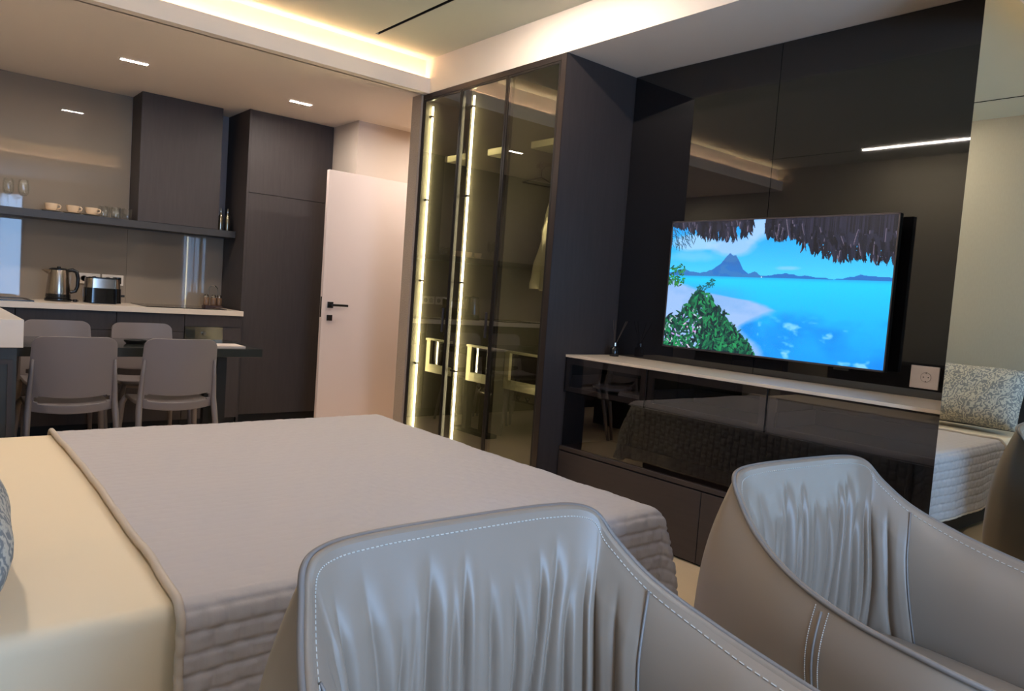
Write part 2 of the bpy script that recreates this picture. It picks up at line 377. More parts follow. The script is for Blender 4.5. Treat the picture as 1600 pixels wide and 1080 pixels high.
# wall socket
t = thing('wall_socket', (XT-.012, 1.245, .93), 'white wall socket plate on the black panel right of the television', 'socket')
mk('cover_plate', bx(XT-.020, XT-.0125, 1.19, 1.302, .934, 1.028, bev=.002), white_paint, t)
b = lathe(bmesh.new(), [(.0195, -.0215), (.0205, -.0215), (.0205, -.0195), (.0195, -.0195)], (XT, 1.240, .982), 28, 'x', cap=False)
for dy in (-.0095, .0095): lathe(b, [(.0026, -.0212), (.0026, -.020)], (XT, 1.240+dy, .982), 10, 'x')
for dz in (-.0175, .0175): box(b, XT-.0212, XT-.0195, 1.238, 1.242, .982+dz-.002, .982+dz+.002)
mk('socket_face', b, mat('socket_grey', (96, 84, 78), .5), t)

# ---------------------------------------------------------------- TV unit
t = thing('media_unit', (3.09, 1.98, 0), 'long dark media unit with glass-fronted drawers below the television', 'media unit')
UY0, UY1 = .985, 2.972
mk('worktop', bx(XU-.002, XT-.013, UY0, UY1, .880, .894, bev=.001), mat('pale_stone_top', (206, 188, 168), .35, noise=(6, .06, (1, 1, 1))), t, label='thin pale stone top')
b = bx(XU+.02, XT-.013, UY0, UY1, .690, .700); box(b, XT-.03, XT-.013, UY0, UY1, .70, .88)
for y in (UY0+.006, 1.715, 2.385, UY1-.006): box(b, XU+.022, XT-.03, y-.006, y+.006, .70, .88)
mk('carcass', b, matblack, t)
for y0, y1 in ((2.390, 2.970), (1.719, 2.382), (.988, 1.711)):
    d = mk('drawer', bx(XU, XU+.005, y0, y1, .684, .878), drawglass, t)
    b = bmesh.new(); fx0, fx1 = XU+.006, XU+.020; w = .035
    box(b, fx0, fx1, y0+.004, y0+w, .69, .876); box(b, fx0, fx1, y1-w, y1-.004, .69, .876)
    box(b, fx0, fx1, y0+w, y1-w, .69, .715); box(b, fx0, fx1, y0+w, y1-w, .842, .876)
    mk('drawer_frame', b, mat('drawer_alu', (120, 112, 108), .35, metal=.5), d)
    b = bx(XU+.024, XT-.06, y0+.03, y1-.03, .702, .71); box(b, XU+.024, XT-.06, y0+.03, y0+.04, .71, .78); box(b, XU+.024, XT-.06, y1-.04, y1-.03, .71, .78); box(b, XT-.07, XT-.06, y0+.03, y1-.03, .71, .78)
    mk('drawer_box', b, mat('drawer_grey', (86, 80, 78), .5), d)
mk('niche_back', bx(XT-.03, XT-.0125, UY0, UY1, .38, .689), matblack, t)
mk('niche_glass', bx(XU+.018, XU+.023, UY0+.002, UY1-.002, .3785, .683), drawglass, t)
b = bx(XU, XT-.013, UY0, UY1, .358, .378)
mk('shelf_board', b, darkbrown, t)
for y0, y1 in ((2.006, 2.970), (1.018, 2.002)):
    d = mk('door', bx(XU, XU+.019, y0, y1, .012, .350, bev=.001), darkbrown, t)
b = bx(XU+.02, XT-.013, UY0, UY1, .0, .357)
mk('base_box', b, matblack, t)
# things kept in the drawers, seen through the glass
o = mk('tray', lathe(bmesh.new(), [(.0, .0), (.05, .0), (.105, .018), (.11, .03), (.1, .022), (.05, .006), (.0, .006)], (3.03, 2.74, .711), 28, cap=False), mat('grey_glaze', (120, 124, 130), .3), smooth=True)
tag(o, 'small round grey dish inside the left glass-fronted drawer', 'dish')
b = bmesh.new(); box(b, 2.95, 3.10, 2.44, 2.62, .711, .722); box(b, 2.955, 3.10, 2.45, 2.62, .723, .731)
o = mk('magazine', b, mat('paper', (190, 186, 182), .6)); tag(o, 'pale magazine lying in the left drawer beside the dish', 'magazine')
# reed diffuser
t = thing('reed_diffuser', (3.18, 2.88, .894), 'small dark glass reed diffuser on the left end of the stone top', 'diffuser')
mk('bottle', lathe(bmesh.new(), [(.0, 0), (.026, 0), (.027, .004), (.027, .045), (.022, .052), (.010, .055), (.010, .060)], (3.18, 2.88, .8942), 24), mat('smoked_bottle', (26, 24, 24), .05), t, smooth=True)
mk('collar', lathe(bmesh.new(), [(.0115, .060), (.0115, .078), (.0, .078)], (3.18, 2.88, .8942), 20, cap=False), chrome, t, smooth=True)
for k, (dx, dy) in enumerate(((0, .03), (.02, -.06), (-.03, -.02), (.03, .035), (.0, -.09))):
    mk('reed', tube(bmesh.new(), [(3.18, 2.88, .955), (3.18+dx*.9, 2.88+dy*.9, 1.10)], .0014, 5), mat('reed_dark', (70, 58, 50), .8), t)

# ---------------------------------------------------------------- wardrobe
WY0, WY1 = 2.98, 4.383
t = thing('wardrobe', (3.0, 3.68, 0), 'tall dark wardrobe with smoked glass doors and lit vertical LED strips', 'wardrobe')
mk('side_panel', bx(XF, XT-.001, WY0, WY0+.03, .001, H-.002), blackwood, t)
mk('side_panel', bx(XF+.002, XT-.001, WY1-.03, WY1-.001, .001, H-.002), wardrobe_in, t)
mk('top_panel', bx(XF, XT-.001, WY0+.031, WY1-.031, H-.035, H-.002), bronze, t)
mk('plinth', bx(XF+.01, XT-.001, WY0+.031, WY1-.031, .001, .06), blackwood, t)
mk('back_panel', bx(XT-.02, XT-.001, WY0+.031, WY1-.031, .06, H-.036), wardrobe_in, t)
for y in (3.475, 3.905): mk('partition', bx(XF+.045, XT-.021, y-.012, y+.012, .061, H-.036), wardrobe_in, t)
for y0, y1 in ((WY0+.032, 3.462), (3.488, 3.892), (3.918, WY1-.032)):
    mk('shelf', bx(XF+.20, XT-.022, y0, y1, 2.095, 2.135), mat('shelf_oak', (214, 204, 168), .6), t, label='pale-edged upper shelf')
    mk('floor_board', bx(XF+.05, XT-.022, y0, y1, .061, .08), wardrobe_in, t)
rail = bmesh.new(); tube(rail, [(3.0, WY0+.031, 2.0), (3.0, 3.462, 2.0)], .013, 10); mk('hanging_rail', rail, steel, t)
for y in (WY1-.045, 3.868, WY0+.044):
    mk('led_strip', bx(XF+.045, XF+.051, y-.006, y+.006, .09, 2.44), led_ward, t, label='glowing vertical LED strip')
    for z in (2.37, 1.81, 1.26, .69) if y > 3.1 else ():
        mk('shelf_clip', bx(XF+.03, XF+.045, y-.02, y+.045 if y < 4 else y+.012, z-.006, z+.006), bronze, t)
# drawers behind the glass: glass fronts in pale frames
for y0, y1 in ((WY0+.036, 3.458), (3.492, 3.845), (3.922, WY1-.06)):
    d = mk('inner_drawer', bx(XF+.13, XF+.135, y0, y1, .68, .85), drawglass, t)
    b = bmesh.new()
    box(b, XF+.11, XF+.13, y0, y1, .635, .69); box(b, XF+.11, XF+.13, y0, y0+.035, .69, .86); box(b, XF+.11, XF+.13, y1-.045, y1, .69, .86)
    box(b, XF+.10, XF+.13, y0, y1, .855, .868)
    mk('drawer_frame', b, MATS['shelf_oak'], d)
    mk('drawer_tray', bx(XF+.136, XT-.05, y0, y1, .64, .655), wardrobe_in, d)
for y0, y1 in ((WY0+.036, 3.458), (3.492, 3.845)):
    b = bmesh.new(); tube(b, [(XF+.2, y0, .56), (XF+.2, y1, .56)], .006, 8); mk('pull_out_rack', b, steel, t)
    n = 5
    for k in range(n):
        y = y0+(k+.5)*(y1-y0)/n; b = bmesh.new(); tube(b, [(XF+.2, y, .565), (XF+.2, y+.018, .59), (XF+.2, y-.018, .59), (XF+.2, y, .565)], .0045, 6)
        mk('rack_hook', b, steel, t)
# glass doors
for k, (y0, y1) in enumerate(((3.022, 3.470), (3.474, 3.932), (3.936, 4.368))):
    d = mk('door', bx(XF-.001, XF+.004, y0+.012, y1-.012, .075, H-.05), doorglass, t)
    b = bmesh.new(); x0, x1 = XF-.004, XF+.018
    box(b, x0, x1, y0, y0+.014, .062, H-.037); box(b, x0, x1, y1-.014, y1, .062, H-.037); box(b, x0, x1, y0+.014, y1-.014, .062, .076); box(b, x0, x1, y0+.014, y1-.014, H-.051, H-.037)
    mk('door_frame', b, mat('frame_black', (34, 30, 29), .35, metal=.3), d)
    hy = y0+.03 if k else y1-.035
    if k < 2: hy = (3.505, 3.505)[k] if k == 1 else None
    if k == 2: hy = 3.962
    if hy: mk('door_handle', bx(XF-.026, XF-.012, hy-.006, hy+.006, .935, 1.09, bev=.002), bronze, d)
mk('face_frame', bx(XF-.004, XF-.0005, WY0, 3.020, .002, H-.003), bronze, t)
mk('face_frame', bx(XF-.004, XF-.0005, 4.37, 4.3845, .002, H-.003), bronze, t)
mk('top_fascia', bx(XF-.004, XF+.02, 3.0205, 4.3695, H-.035, H-.003), bronze, t)
# towelling robe on a hanger
t = thing('bathrobe', (3.02, 3.20, 2.0), 'cream bathrobe hanging at the right side of the wardrobe', 'bathrobe')
def robe(u, v):
    a = u*2*math.pi; z = 1.86-v*.62; w = .05+.20*min(1, v*2.2)**.7; d = .030+.075*v
    fold = 1+.10*math.sin(a*5+v*3)
    return (3.04+w*math.cos(a)*fold, 3.125+d*math.sin(a)*fold+.01*math.sin(v*6), z)
b = bmesh.new(); grid(b, robe, 40, 24, True)
mk('robe_body', b, mat('towelling', (245, 236, 205), .95, bump=(300, .6, .003, (1, 1, 1))), t, smooth='all')
def sleeve(u, v):
    a = u*2*math.pi; z = 1.80-v*.55; r = .055+.01*math.sin(v*9)+(.012 if v > .9 else 0)
    return (2.93-.02*v+.8*r*math.cos(a), 3.17+.10*min(1, v*1.4)+.8*r*math.sin(a), z)
b = bmesh.new(); grid(b, sleeve, 20, 18, True); mk('sleeve', b, MATS['towelling'], t, smooth='all')
b = tube(bmesh.new(), [(2.86, 3.16, 1.84), (3.02, 3.16, 1.90), (3.18, 3.16, 1.84)], .008, 8); tube(b, [(3.02, 3.16, 1.90), (3.02, 3.16, 1.96), (3.005, 3.16, 1.985), (3.0, 3.16, 2.017), (3.018, 3.16, 2.012)], .003, 6)
mk('hanger', b, matblack, t)
b = bmesh.new(); tube(b, [(3.0+.02*math.cos(a*math.pi/8), 3.42, 2.0+.022*math.sin(a*math.pi/8)) for a in range(16)], .003, 6, closed=True); tube(b, [(3.0, 3.42, 1.978), (3.0, 3.42, 1.93), (2.86, 3.43, 1.88), (3.14, 3.41, 1.88), (3.0, 3.42, 1.93)], .004, 6)
o = mk('clothes_hanger', b, matblack); tag(o, 'empty black clothes hanger on the wardrobe rail left of the bathrobe', 'hanger')

# ---------------------------------------------------------------- door of the hall
d = bx(2.557, 3.262, 5.400, 5.438, .01, 2.075, bev=.002)
door = mk('door_1', d, white_paint); door['kind'] = 'structure'; door['_org'] = [0, 0, 0]
door['label'] = 'white interior door standing open beside the tall kitchen cabinet'
b = bx(2.600, 2.648, 5.391, 5.3995, 1.005, 1.053, bev=.001); tube(b, [(2.624, 5.392, 1.029), (2.624, 5.355, 1.029)], .009, 10); box(b, 2.618, 2.755, 5.345, 5.360, 1.020, 1.038, bev=.003)
mk('door_handle', b, blackplastic, door)
b = bx(2.600, 2.645, 5.391, 5.3995, .905, .950, bev=.001)
mk('lock_plate', b, blackplastic, door)
mk('latch', bx(2.5555, 2.557, 5.408, 5.430, .93, 1.09), steel, door)
for z in (.3, 1.1, 1.9): mk('hinge', tube(bmesh.new(), [(3.266, 5.445, z-.04), (3.266, 5.445, z+.04)], .008, 8), steel, door)

# ---------------------------------------------------------------- kitchen
o = mk('backsplash', bx(XL+.001, 1.3745, YK-.010, YK-.001, .931, H-.001), backsplash)
tag(o, 'glossy greige wall panel above worktop, left of the extractor housing', 'wall panel', 'kitchen wall panels')
o = mk('backsplash', bx(1.376, 2.108, YK-.010, YK-.001, .931, 1.504), backsplash)
tag(o, 'glossy greige backsplash panel behind the hob, under the dark shelf', 'wall panel', 'kitchen wall panels')
t = thing('extractor_cabinet', (1.67, 6.25, 1.56), 'dark wall cabinet running up to the ceiling above the hob', 'cabinet')
mk('cabinet_body', bx(1.378, 1.966, 6.125, YK-.011, 1.562, H-.002), blackwood, t)
mk('door', bx(1.378, 1.966, 6.105, 6.124, 1.562, H-.002, bev=.001), blackwood, t)
o = mk('wall_shelf', bx(XL+.002, 2.105, 6.10, YK-.011, 1.508, 1.560), mat('shelf_dark', (50, 46, 45), .45, noise=(9, .15, (.6, 8, 8))))
tag(o, 'long dark floating shelf carrying cups and glasses', 'shelf')
t = thing('tall_cabinet', (2.48, 6.15, 0), 'full-height dark kitchen cabinet next to the white door', 'cabinet')
mk('cabinet_body', bx(2.11, 2.825, 5.94, YK-.001, .09, H-.002), blackwood, t)
mk('door', bx(2.13, 2.823, 5.918, 5.939, .092, 1.868, bev=.001), blackwood, t)
mk('door', bx(2.13, 2.823, 5.918, 5.939, 1.872, H-.003, bev=.001), blackwood, t)
mk('side_cheek', bx(2.11, 2.1285, 5.915, 5.9395, .001, H-.002), blackwood, t)
mk('plinth', bx(2.13, 2.825, 5.96, 5.98, .001, .089), matblack, t)
# worktop and base cabinets
b = bx(XL+.002, 2.085, 5.78, YK-.001, .892, .930, bev=.001)
o = mk('worktop', b, stone_w); tag(o, 'pale stone kitchen worktop along the back wall', 'worktop')
xs = [-.59, .0, .6, 1.2, 1.66, 2.08]
labs = ['dark kitchen base cabinet at the far left end of the run', 'dark kitchen base cabinet second from the left end', 'dark kitchen base cabinet below the kettle and left toaster side', 'dark narrow base cabinet left of the built-in oven', 'dark base cabinet with steel appliance strip below the hob']
bodies = []
for k in range(5):
    x0, x1 = xs[k]+.002, xs[k+1]-.002
    t = thing('base_cabinet', ((x0+x1)/2, 6.1, 0), labs[k], 'cabinet', 'kitchen base cabinets')
    mk('cabinet_body', bx(x0, x1, 5.835, YK-.002, .09, .890), matblack, t)
    if k == 4:
        mk('door', bx(x0, x1, 5.812, 5.834, .092, .690, bev=.001), blackwood, t)
        mk('top_panel', bx(x0, x1, 5.812, 5.834, .80, .888, bev=.001), blackwood, t)
        mk('side_filler', bx(1.945, x1, 5.812, 5.834, .692, .798), blackwood, t)
        p = mk('control_panel', bx(x0, 1.942, 5.806, 5.834, .694, .798, bev=.001), mat('panel_steel', (120, 113, 106), .16, metal=1), t, label='shiny steel appliance control strip')
        mk('knob', lathe(bmesh.new(), [(0, -.028), (.013, -.028), (.016, -.022), (.017, 0), (0, 0)], (1.80, 5.806, .748), 24, 'y', cap=False), chrome, p, smooth=True)
        mk('display', bx(1.67, 1.735, 5.8045, 5.8055, .715, .775), blackplastic, p)
    else:
        mk('door', bx(x0, x1, 5.812, 5.834, .092, .756, bev=.001), blackwood, t)
        mk('drawer_front', bx(x0, x1, 5.812, 5.834, .760, .888, bev=.001), blackwood, t)
    mk('plinth', bx(x0, x1, 5.87, 5.885, .001, .089), matblack, t)
# hob and dark sink rim
t = thing('hob', (1.67, 6.09, .93), 'flat black glass hob let into the worktop', 'hob')
mk('glass_plate', bx(1.40, 1.98, 5.85, 6.33, .9305, .936, bev=.001), mat('hob_glass', (12, 12, 13), .08), t)
for x, y, r in ((1.54, 5.98, .09), (1.84, 5.98, .07), (1.54, 6.20, .07), (1.84, 6.20, .09)):
    mk('cooking_zone', lathe(bmesh.new(), [(r-.002, .9362), (r, .9362)], (x, y, 0), 32, cap=False), mat('ring_grey', (110, 105, 100), .5), t)
t = thing('sink', (.45, 6.1, .93), 'dark edged sink in the left part of the worktop', 'sink')
b = bmesh.new(); 
for x0, x1, y0, y1 in ((.20, .71, 5.86, 5.88), (.20, .71, 6.28, 6.30), (.20, .22, 5.88, 6.28), (.69, .71, 5.88, 6.28)): box(b, x0, x1, y0, y1, .9305, .938)
mk('rim', b, blackplastic, t)
mk('basin', bx(.22, .69, 5.88, 6.28, .9303, .932), mat('sink_grey', (120, 110, 102), .4), t)

# sockets on the backsplash
for k, (x0, x1) in enumerate(((1.045, 1.195), (1.208, 1.356))):
    t = thing('wall_socket', ((x0+x1)/2, YK-.012, 1.1), ('white double socket plate on the backsplash, the one beside the kettle', 'white double socket plate on the backsplash, right one behind the toaster')[k], 'socket', 'backsplash sockets')
    mk('cover_plate', bx(x0, x1, YK-.019, YK-.0105, 1.062, 1.142, bev=.002), mat('socket_white', (205, 192, 178), .45), t)
    for xx in (x0+.040, x1-.040):
        mk('socket_well', lathe(bmesh.new(), [(.0, -.0085), (.018, -.0085), (.021, -.0095), (.022, -.0085)], (xx, YK-.0105, 1.102), 22, 'y', cap=False), MATS['socket_grey'], t)
# kettle
KX, KY, KZ = .888, 6.15, .9305
t = thing('kettle', (KX, KY, KZ), 'brushed steel electric kettle with black handle beside the toaster', 'kettle')
mk('power_base', lathe(bmesh.new(), [(0, 0), (.082, 0), (.085, .006), (.083, .020), (.07, .024), (0, .024)], (KX, KY, KZ), 36, cap=False), blackplastic, t, smooth=True)
mk('heater_band', lathe(bmesh.new(), [(0, .0245), (.078, .0245), (.079, .03), (.077, .052), (0, .052)], (KX, KY, KZ), 36, cap=False), blackplastic, t, smooth=True)
mk('jug', lathe(bmesh.new(), [(.076, .0525), (.0765, .06), (.070, .13), (.063, .20), (.059, .222)], (KX, KY, KZ), 40, cap=False), steel, t, smooth=True)
mk('lid', lathe(bmesh.new(), [(.060, .2222), (.060, .228), (.045, .236), (.012, .238), (.012, .246), (0, .248)], (KX, KY, KZ), 32, cap=False), blackplastic, t, smooth=True)
b = bmesh.new(); grid(b, lambda u, v: (KX-.052-.055*v, KY+(.030*(1-v)+.004)*math.cos(u*math.pi)*1.0, KZ+.222-.045*(1-v)*math.sin(u*math.pi)-.004*v), 12, 6)
mk('spout', b, steel, t, smooth='all')
b = tube(bmesh.new(), [(KX+.052, KY, KZ+.220), (KX+.085, KY, KZ+.228), (KX+.112, KY, KZ+.215), (KX+.122, KY, KZ+.17), (KX+.119, KY, KZ+.11), (KX+.105, KY, KZ+.075), (KX+.080, KY, KZ+.068), (KX+.066, KY, KZ+.075)], [.012, .014, .014, .013, .012, .012, .011, .010], 10)
mk('handle', b, blackplastic, t, smooth='all')
b = tube(bmesh.new(), [(KX+.08, KY, KZ+.011), (KX+.11, KY-.01, KZ+.010), (KX+.13, KY+.03, KZ+.006)], .005, 6); lathe(b, [(0, .0), (.014, 0), (.014, .018), (0, .018)], (KX+.105, KY-.01, KZ+.0005), 14, cap=False)
mk('power_cord', b, blackplastic, t)
# toaster
TX0, TX1, TYc, TZb = 1.045, 1.272, 6.10, .9305
t = thing('toaster', (1.16, TYc, TZb), 'black and steel two-slot toaster in front of the white sockets', 'toaster')
def rbox(x0, x1, y0, y1, z0, z1, r, n=6, taper=0):
    b = bmesh.new(); P = []
    for cx, cy, a0 in ((x1-r, y1-r, 0), (x0+r, y1-r, 90), (x0+r, y0+r, 180), (x1-r, y0+r, 270)):
        for k in range(n+1):
            a = math.radians(a0+90*k/n); P.append((cx+r*math.cos(a), cy+r*math.sin(a)))
    cx, cy = (x0+x1)/2, (y0+y1)/2; rings = []
    for z, s in ((z0, 1), (z1, 1-taper)): rings.append([b.verts.new((cx+(x-cx)*s, cy+(y-cy)*s, z)) for x, y in P])
    M = len(P)
    for k in range(M): b.faces.new((rings[0][k], rings[0][(k+1) % M], rings[1][(k+1) % M], rings[1][k]))
    b.faces.new(rings[0][::-1]); b.faces.new(rings[1]); return b
mk('lower_shell', rbox(TX0-.006, TX1+.006, TYc-.078, TYc+.078, TZb+.006, TZb+.112, .045, taper=.02), mat('gloss_black', (14, 14, 16), .07), t, smooth=True)
mk('upper_shell', rbox(TX0, TX1, TYc-.074, TYc+.074, TZb+.1125, TZb+.180, .045, taper=.03), steel, t, smooth=True)
mk('top_rim', rbox(TX0+.006, TX1-.006, TYc-.068, TYc+.068, TZb+.1805, TZb+.187, .04), blackplastic, t, smooth=True)
b = bmesh.new()
for dy in (-.028, .028): box(b, TX0+.03, TX1-.03, TYc+dy-.012, TYc+dy+.012, TZb+.1872, TZb+.189)
mk('slots', b, mat('slot_dark', (6, 6, 6), .8), t)
mk('lever', bx(TX1+.006, TX1+.034, TYc-.016, TYc+.016, TZb+.052, TZb+.068, bev=.003), blackplastic, t)
mk('side_cap', rbox(TX1-.040, TX1+.002, TYc-.05, TYc+.05, TZb+.15, TZb+.197, .015), blackplastic, t, smooth=True)
mk('feet', bx(TX0+.03, TX1-.03, TYc-.05, TYc+.05, TZb, TZb+.006), blackplastic, t)
# condiment set
CX, CY, CZ = 1.97, 6.17, .9365
t = thing('condiment_set', (CX, CY, CZ), 'wire handled condiment set with little jars at the hob corner', 'condiment set')
mk('tray', rbox(CX-.075, CX+.075, CY-.045, CY+.045, CZ, CZ+.014, .02), mat('tray_wood', (70, 44, 34), .4), t, smooth=True)
mk('carrying_loop', tube(bmesh.new(), [(CX-.036, CY, CZ+.012), (CX-.036, CY, CZ+.14)]+[(CX-.036*math.cos(a*math.pi/8), CY, CZ+.14+.036*math.sin(a*math.pi/8)) for a in range(1, 8)]+[(CX+.036, CY, CZ+.14), (CX+.036, CY, CZ+.012)], .003, 8), chrome, t)
for dx, dy in ((-.05, .0), (.0, -.018), (.05, 0)):
    j = mk('jar', lathe(bmesh.new(), [(0, .015), (.020, .015), (.022, .02), (.022, .072), (.018, .078)], (CX+dx, CY+dy, CZ), 20, cap=False), mat('amber_glass', (120, 92, 72), .1), t, smooth=True)
    mk('jar_lid', lathe(bmesh.new(), [(.019, .0785), (.020, .092), (.014, .10), (0, .102)], (CX+dx, CY+dy, CZ), 20, cap=False), chrome, j, smooth=True)

# shelf objects
SZ = 1.5605
def wineglass(x, y, label):
    t = thing('wine_glass', (x, y, SZ), label, 'wine glass', 'stemmed glasses on the shelf')
    mk('bowl', lathe(bmesh.new(), [(.004, .085), (.018, .09), (.031, .105), (.036, .130), (.034, .165), (.028, .200), (.027, .200), (.033, .165), (.0345, .130), (.030, .107), (.017, .092), (0, .088)], (x, y, SZ), 32, cap=False), drinkglass, t, smooth='all')
    mk('stem', lathe(bmesh.new(), [(0, 0), (.033, 0), (.033, .002), (.010, .006), (.0045, .012), (.004, .085), (0, .085)], (x, y, SZ), 28, cap=False), drinkglass, t, smooth='all')
wineglass(.582, 6.22, 'stemmed wine glass at the left edge of the picture on the dark shelf')
wineglass(.668, 6.20, 'stemmed wine glass just left of the first cup on the dark shelf')
def cup(x, y, ang, label, double=False):
    t = thing('cup', (x, y, SZ), label, 'cup', 'espresso cups on the shelf')
    mk('cup_body', lathe(bmesh.new(), [(0, .0105), (.022, .0105), (.036, .025), (.041, .060), (.0385, .060), (.034, .027), (.02, .015), (0, .015)], (x, y, SZ), 32, cap=False), ceramic, t, smooth=True)
    ca, sa = math.cos(ang), math.sin(ang)
    mk('handle', tube(bmesh.new(), [(x+ca*r, y+sa*r, SZ+z) for r, z in ((.036, .052), (.052, .053), (.060, .044), (.056, .030), (.036, .024))], .0045, 8), ceramic, t, smooth='all')
    s = mk('saucer', lathe(bmesh.new(), [(0, .0), (.03, 0), (.058, .009), (.060, .012), (.03, .006), (0, .006)], (x, y, SZ), 32, cap=False), ceramic, None, smooth=True)
    return t, s
for x, y, a, l in ((.835, 6.19, -.4, 'first cream cup from the left, standing apart beside the wine glasses'), (.965, 6.18, -.4, 'middle one of the three cream cups on the dark shelf'), (1.085, 6.18, -.4, 'cream cup touching the tumblers, rightmost of the three')):
    c_, s_ = cup(x, y, a, l)
    tag(s_, 'cream saucer under the '+{.835: 'leftmost', .965: 'middle', 1.085: 'rightmost'}[x]+' cup on the dark shelf', 'saucer', 'espresso saucers on the shelf')
def tumbler(x, y, label):
    o = mk('tumbler', lathe(bmesh.new(), [(0, 0), (.027, 0), (.031, .01), (.035, .085), (.0335, .085), (.0295, .012), (.0, .010)], (x, y, SZ), 30, cap=False), drinkglass, smooth='all')
    tag(o, label, 'glass', 'tumblers on the shelf')
tumbler(1.165, 6.20, 'clear tumbler directly beside the rightmost cup'); tumbler(1.245, 6.19, 'clear tumbler in the middle of the group on the shelf')
tumbler(1.325, 6.20, 'clear tumbler at the right end of the group by the dark cabinet'); tumbler(1.200, 6.30, 'clear tumbler in the back row, behind the left two tumblers'); tumbler(1.285, 6.30, 'clear tumbler in the back row, behind the right two tumblers')
for x, y, l in ((2.0, 6.16, 'small oil bottle with pouring spout, left one of the pair on the shelf end'), (2.055, 6.16, 'small oil bottle with pouring spout, right one next to the tall cabinet')):
    t = thing('oil_bottle', (x, y, SZ), l, 'bottle', 'oil and vinegar bottles')
    mk('bottle_body', lathe(bmesh.new(), [(0, 0), (.018, 0), (.019, .004), (.019, .10), (.015, .118), (.007, .13), (.007, .145), (0, .145)], (x, y, SZ), 24, cap=False), mat('bottle_steel', (150, 138, 120), .12, metal=.9), t, smooth=True)
    mk('spout', lathe(bmesh.new(), [(.008, .1455), (.0085, .155), (.004, .158), (.003, .178), (0, .178)], (x, y, SZ), 14, cap=False), chrome, t, smooth=True)

# peninsula block
t = thing('kitchen_island', (-.08, 4.25, 0), 'pale block-topped kitchen island end at the far left edge', 'kitchen island')
mk('stone_top', bx(XL+.002, .450, 4.02, 5.1, .798, .927, bev=.002), stone_w, t, label='thick pale stone top')
mk('base', bx(XL+.002, .430, 4.06, 5.08, .0, .797), mat('island_dark', (46, 45, 40), .5), t)
b = bmesh.new(); box(b, -.5, -.48, 4.05, 4.06, .06, .74); box(b, .395, .415, 4.05, 4.06, .06, .74); box(b, -.48, .395, 4.05, 4.06, .72, .74); box(b, -.48, .395, 4.05, 4.06, .06, .08)
mk('panel_moulding', b, blackwood, t)

# dining table
t = thing('dining_table', (1.12, 4.97, 0), 'dark smoked-glass dining table attached to the kitchen island', 'table')
mk('tabletop', bx(.451, 1.815, 4.66, 5.34, .690, .742, bev=.002), tableglass, t)
for y in (4.86, 5.10): mk('leg', bx(1.60, 1.66, y, y+.06, .03, .6895), matblack, t)
mk('foot_bar', bx(1.58, 1.68, 4.76, 5.26, .0, .0295), matblack, t)
o = mk('paper_sheet', bx(1.55, 1.73, 4.73, 4.93, .7425, .752), mat('napkin', (196, 180, 170), .8)); tag(o, 'folded white sheet near the right end of the dining table', 'paper')
b = lathe(bmesh.new(), [(0, 0), (.05, 0), (.062, .012), (.064, .022), (.058, .014), (0, .008)], (1.13, 4.95, .7425), 24, cap=False)
o = mk('small_bowl', b, matblack, smooth=True); tag(o, 'small dark dish on the table between the two near chairs', 'bowl')

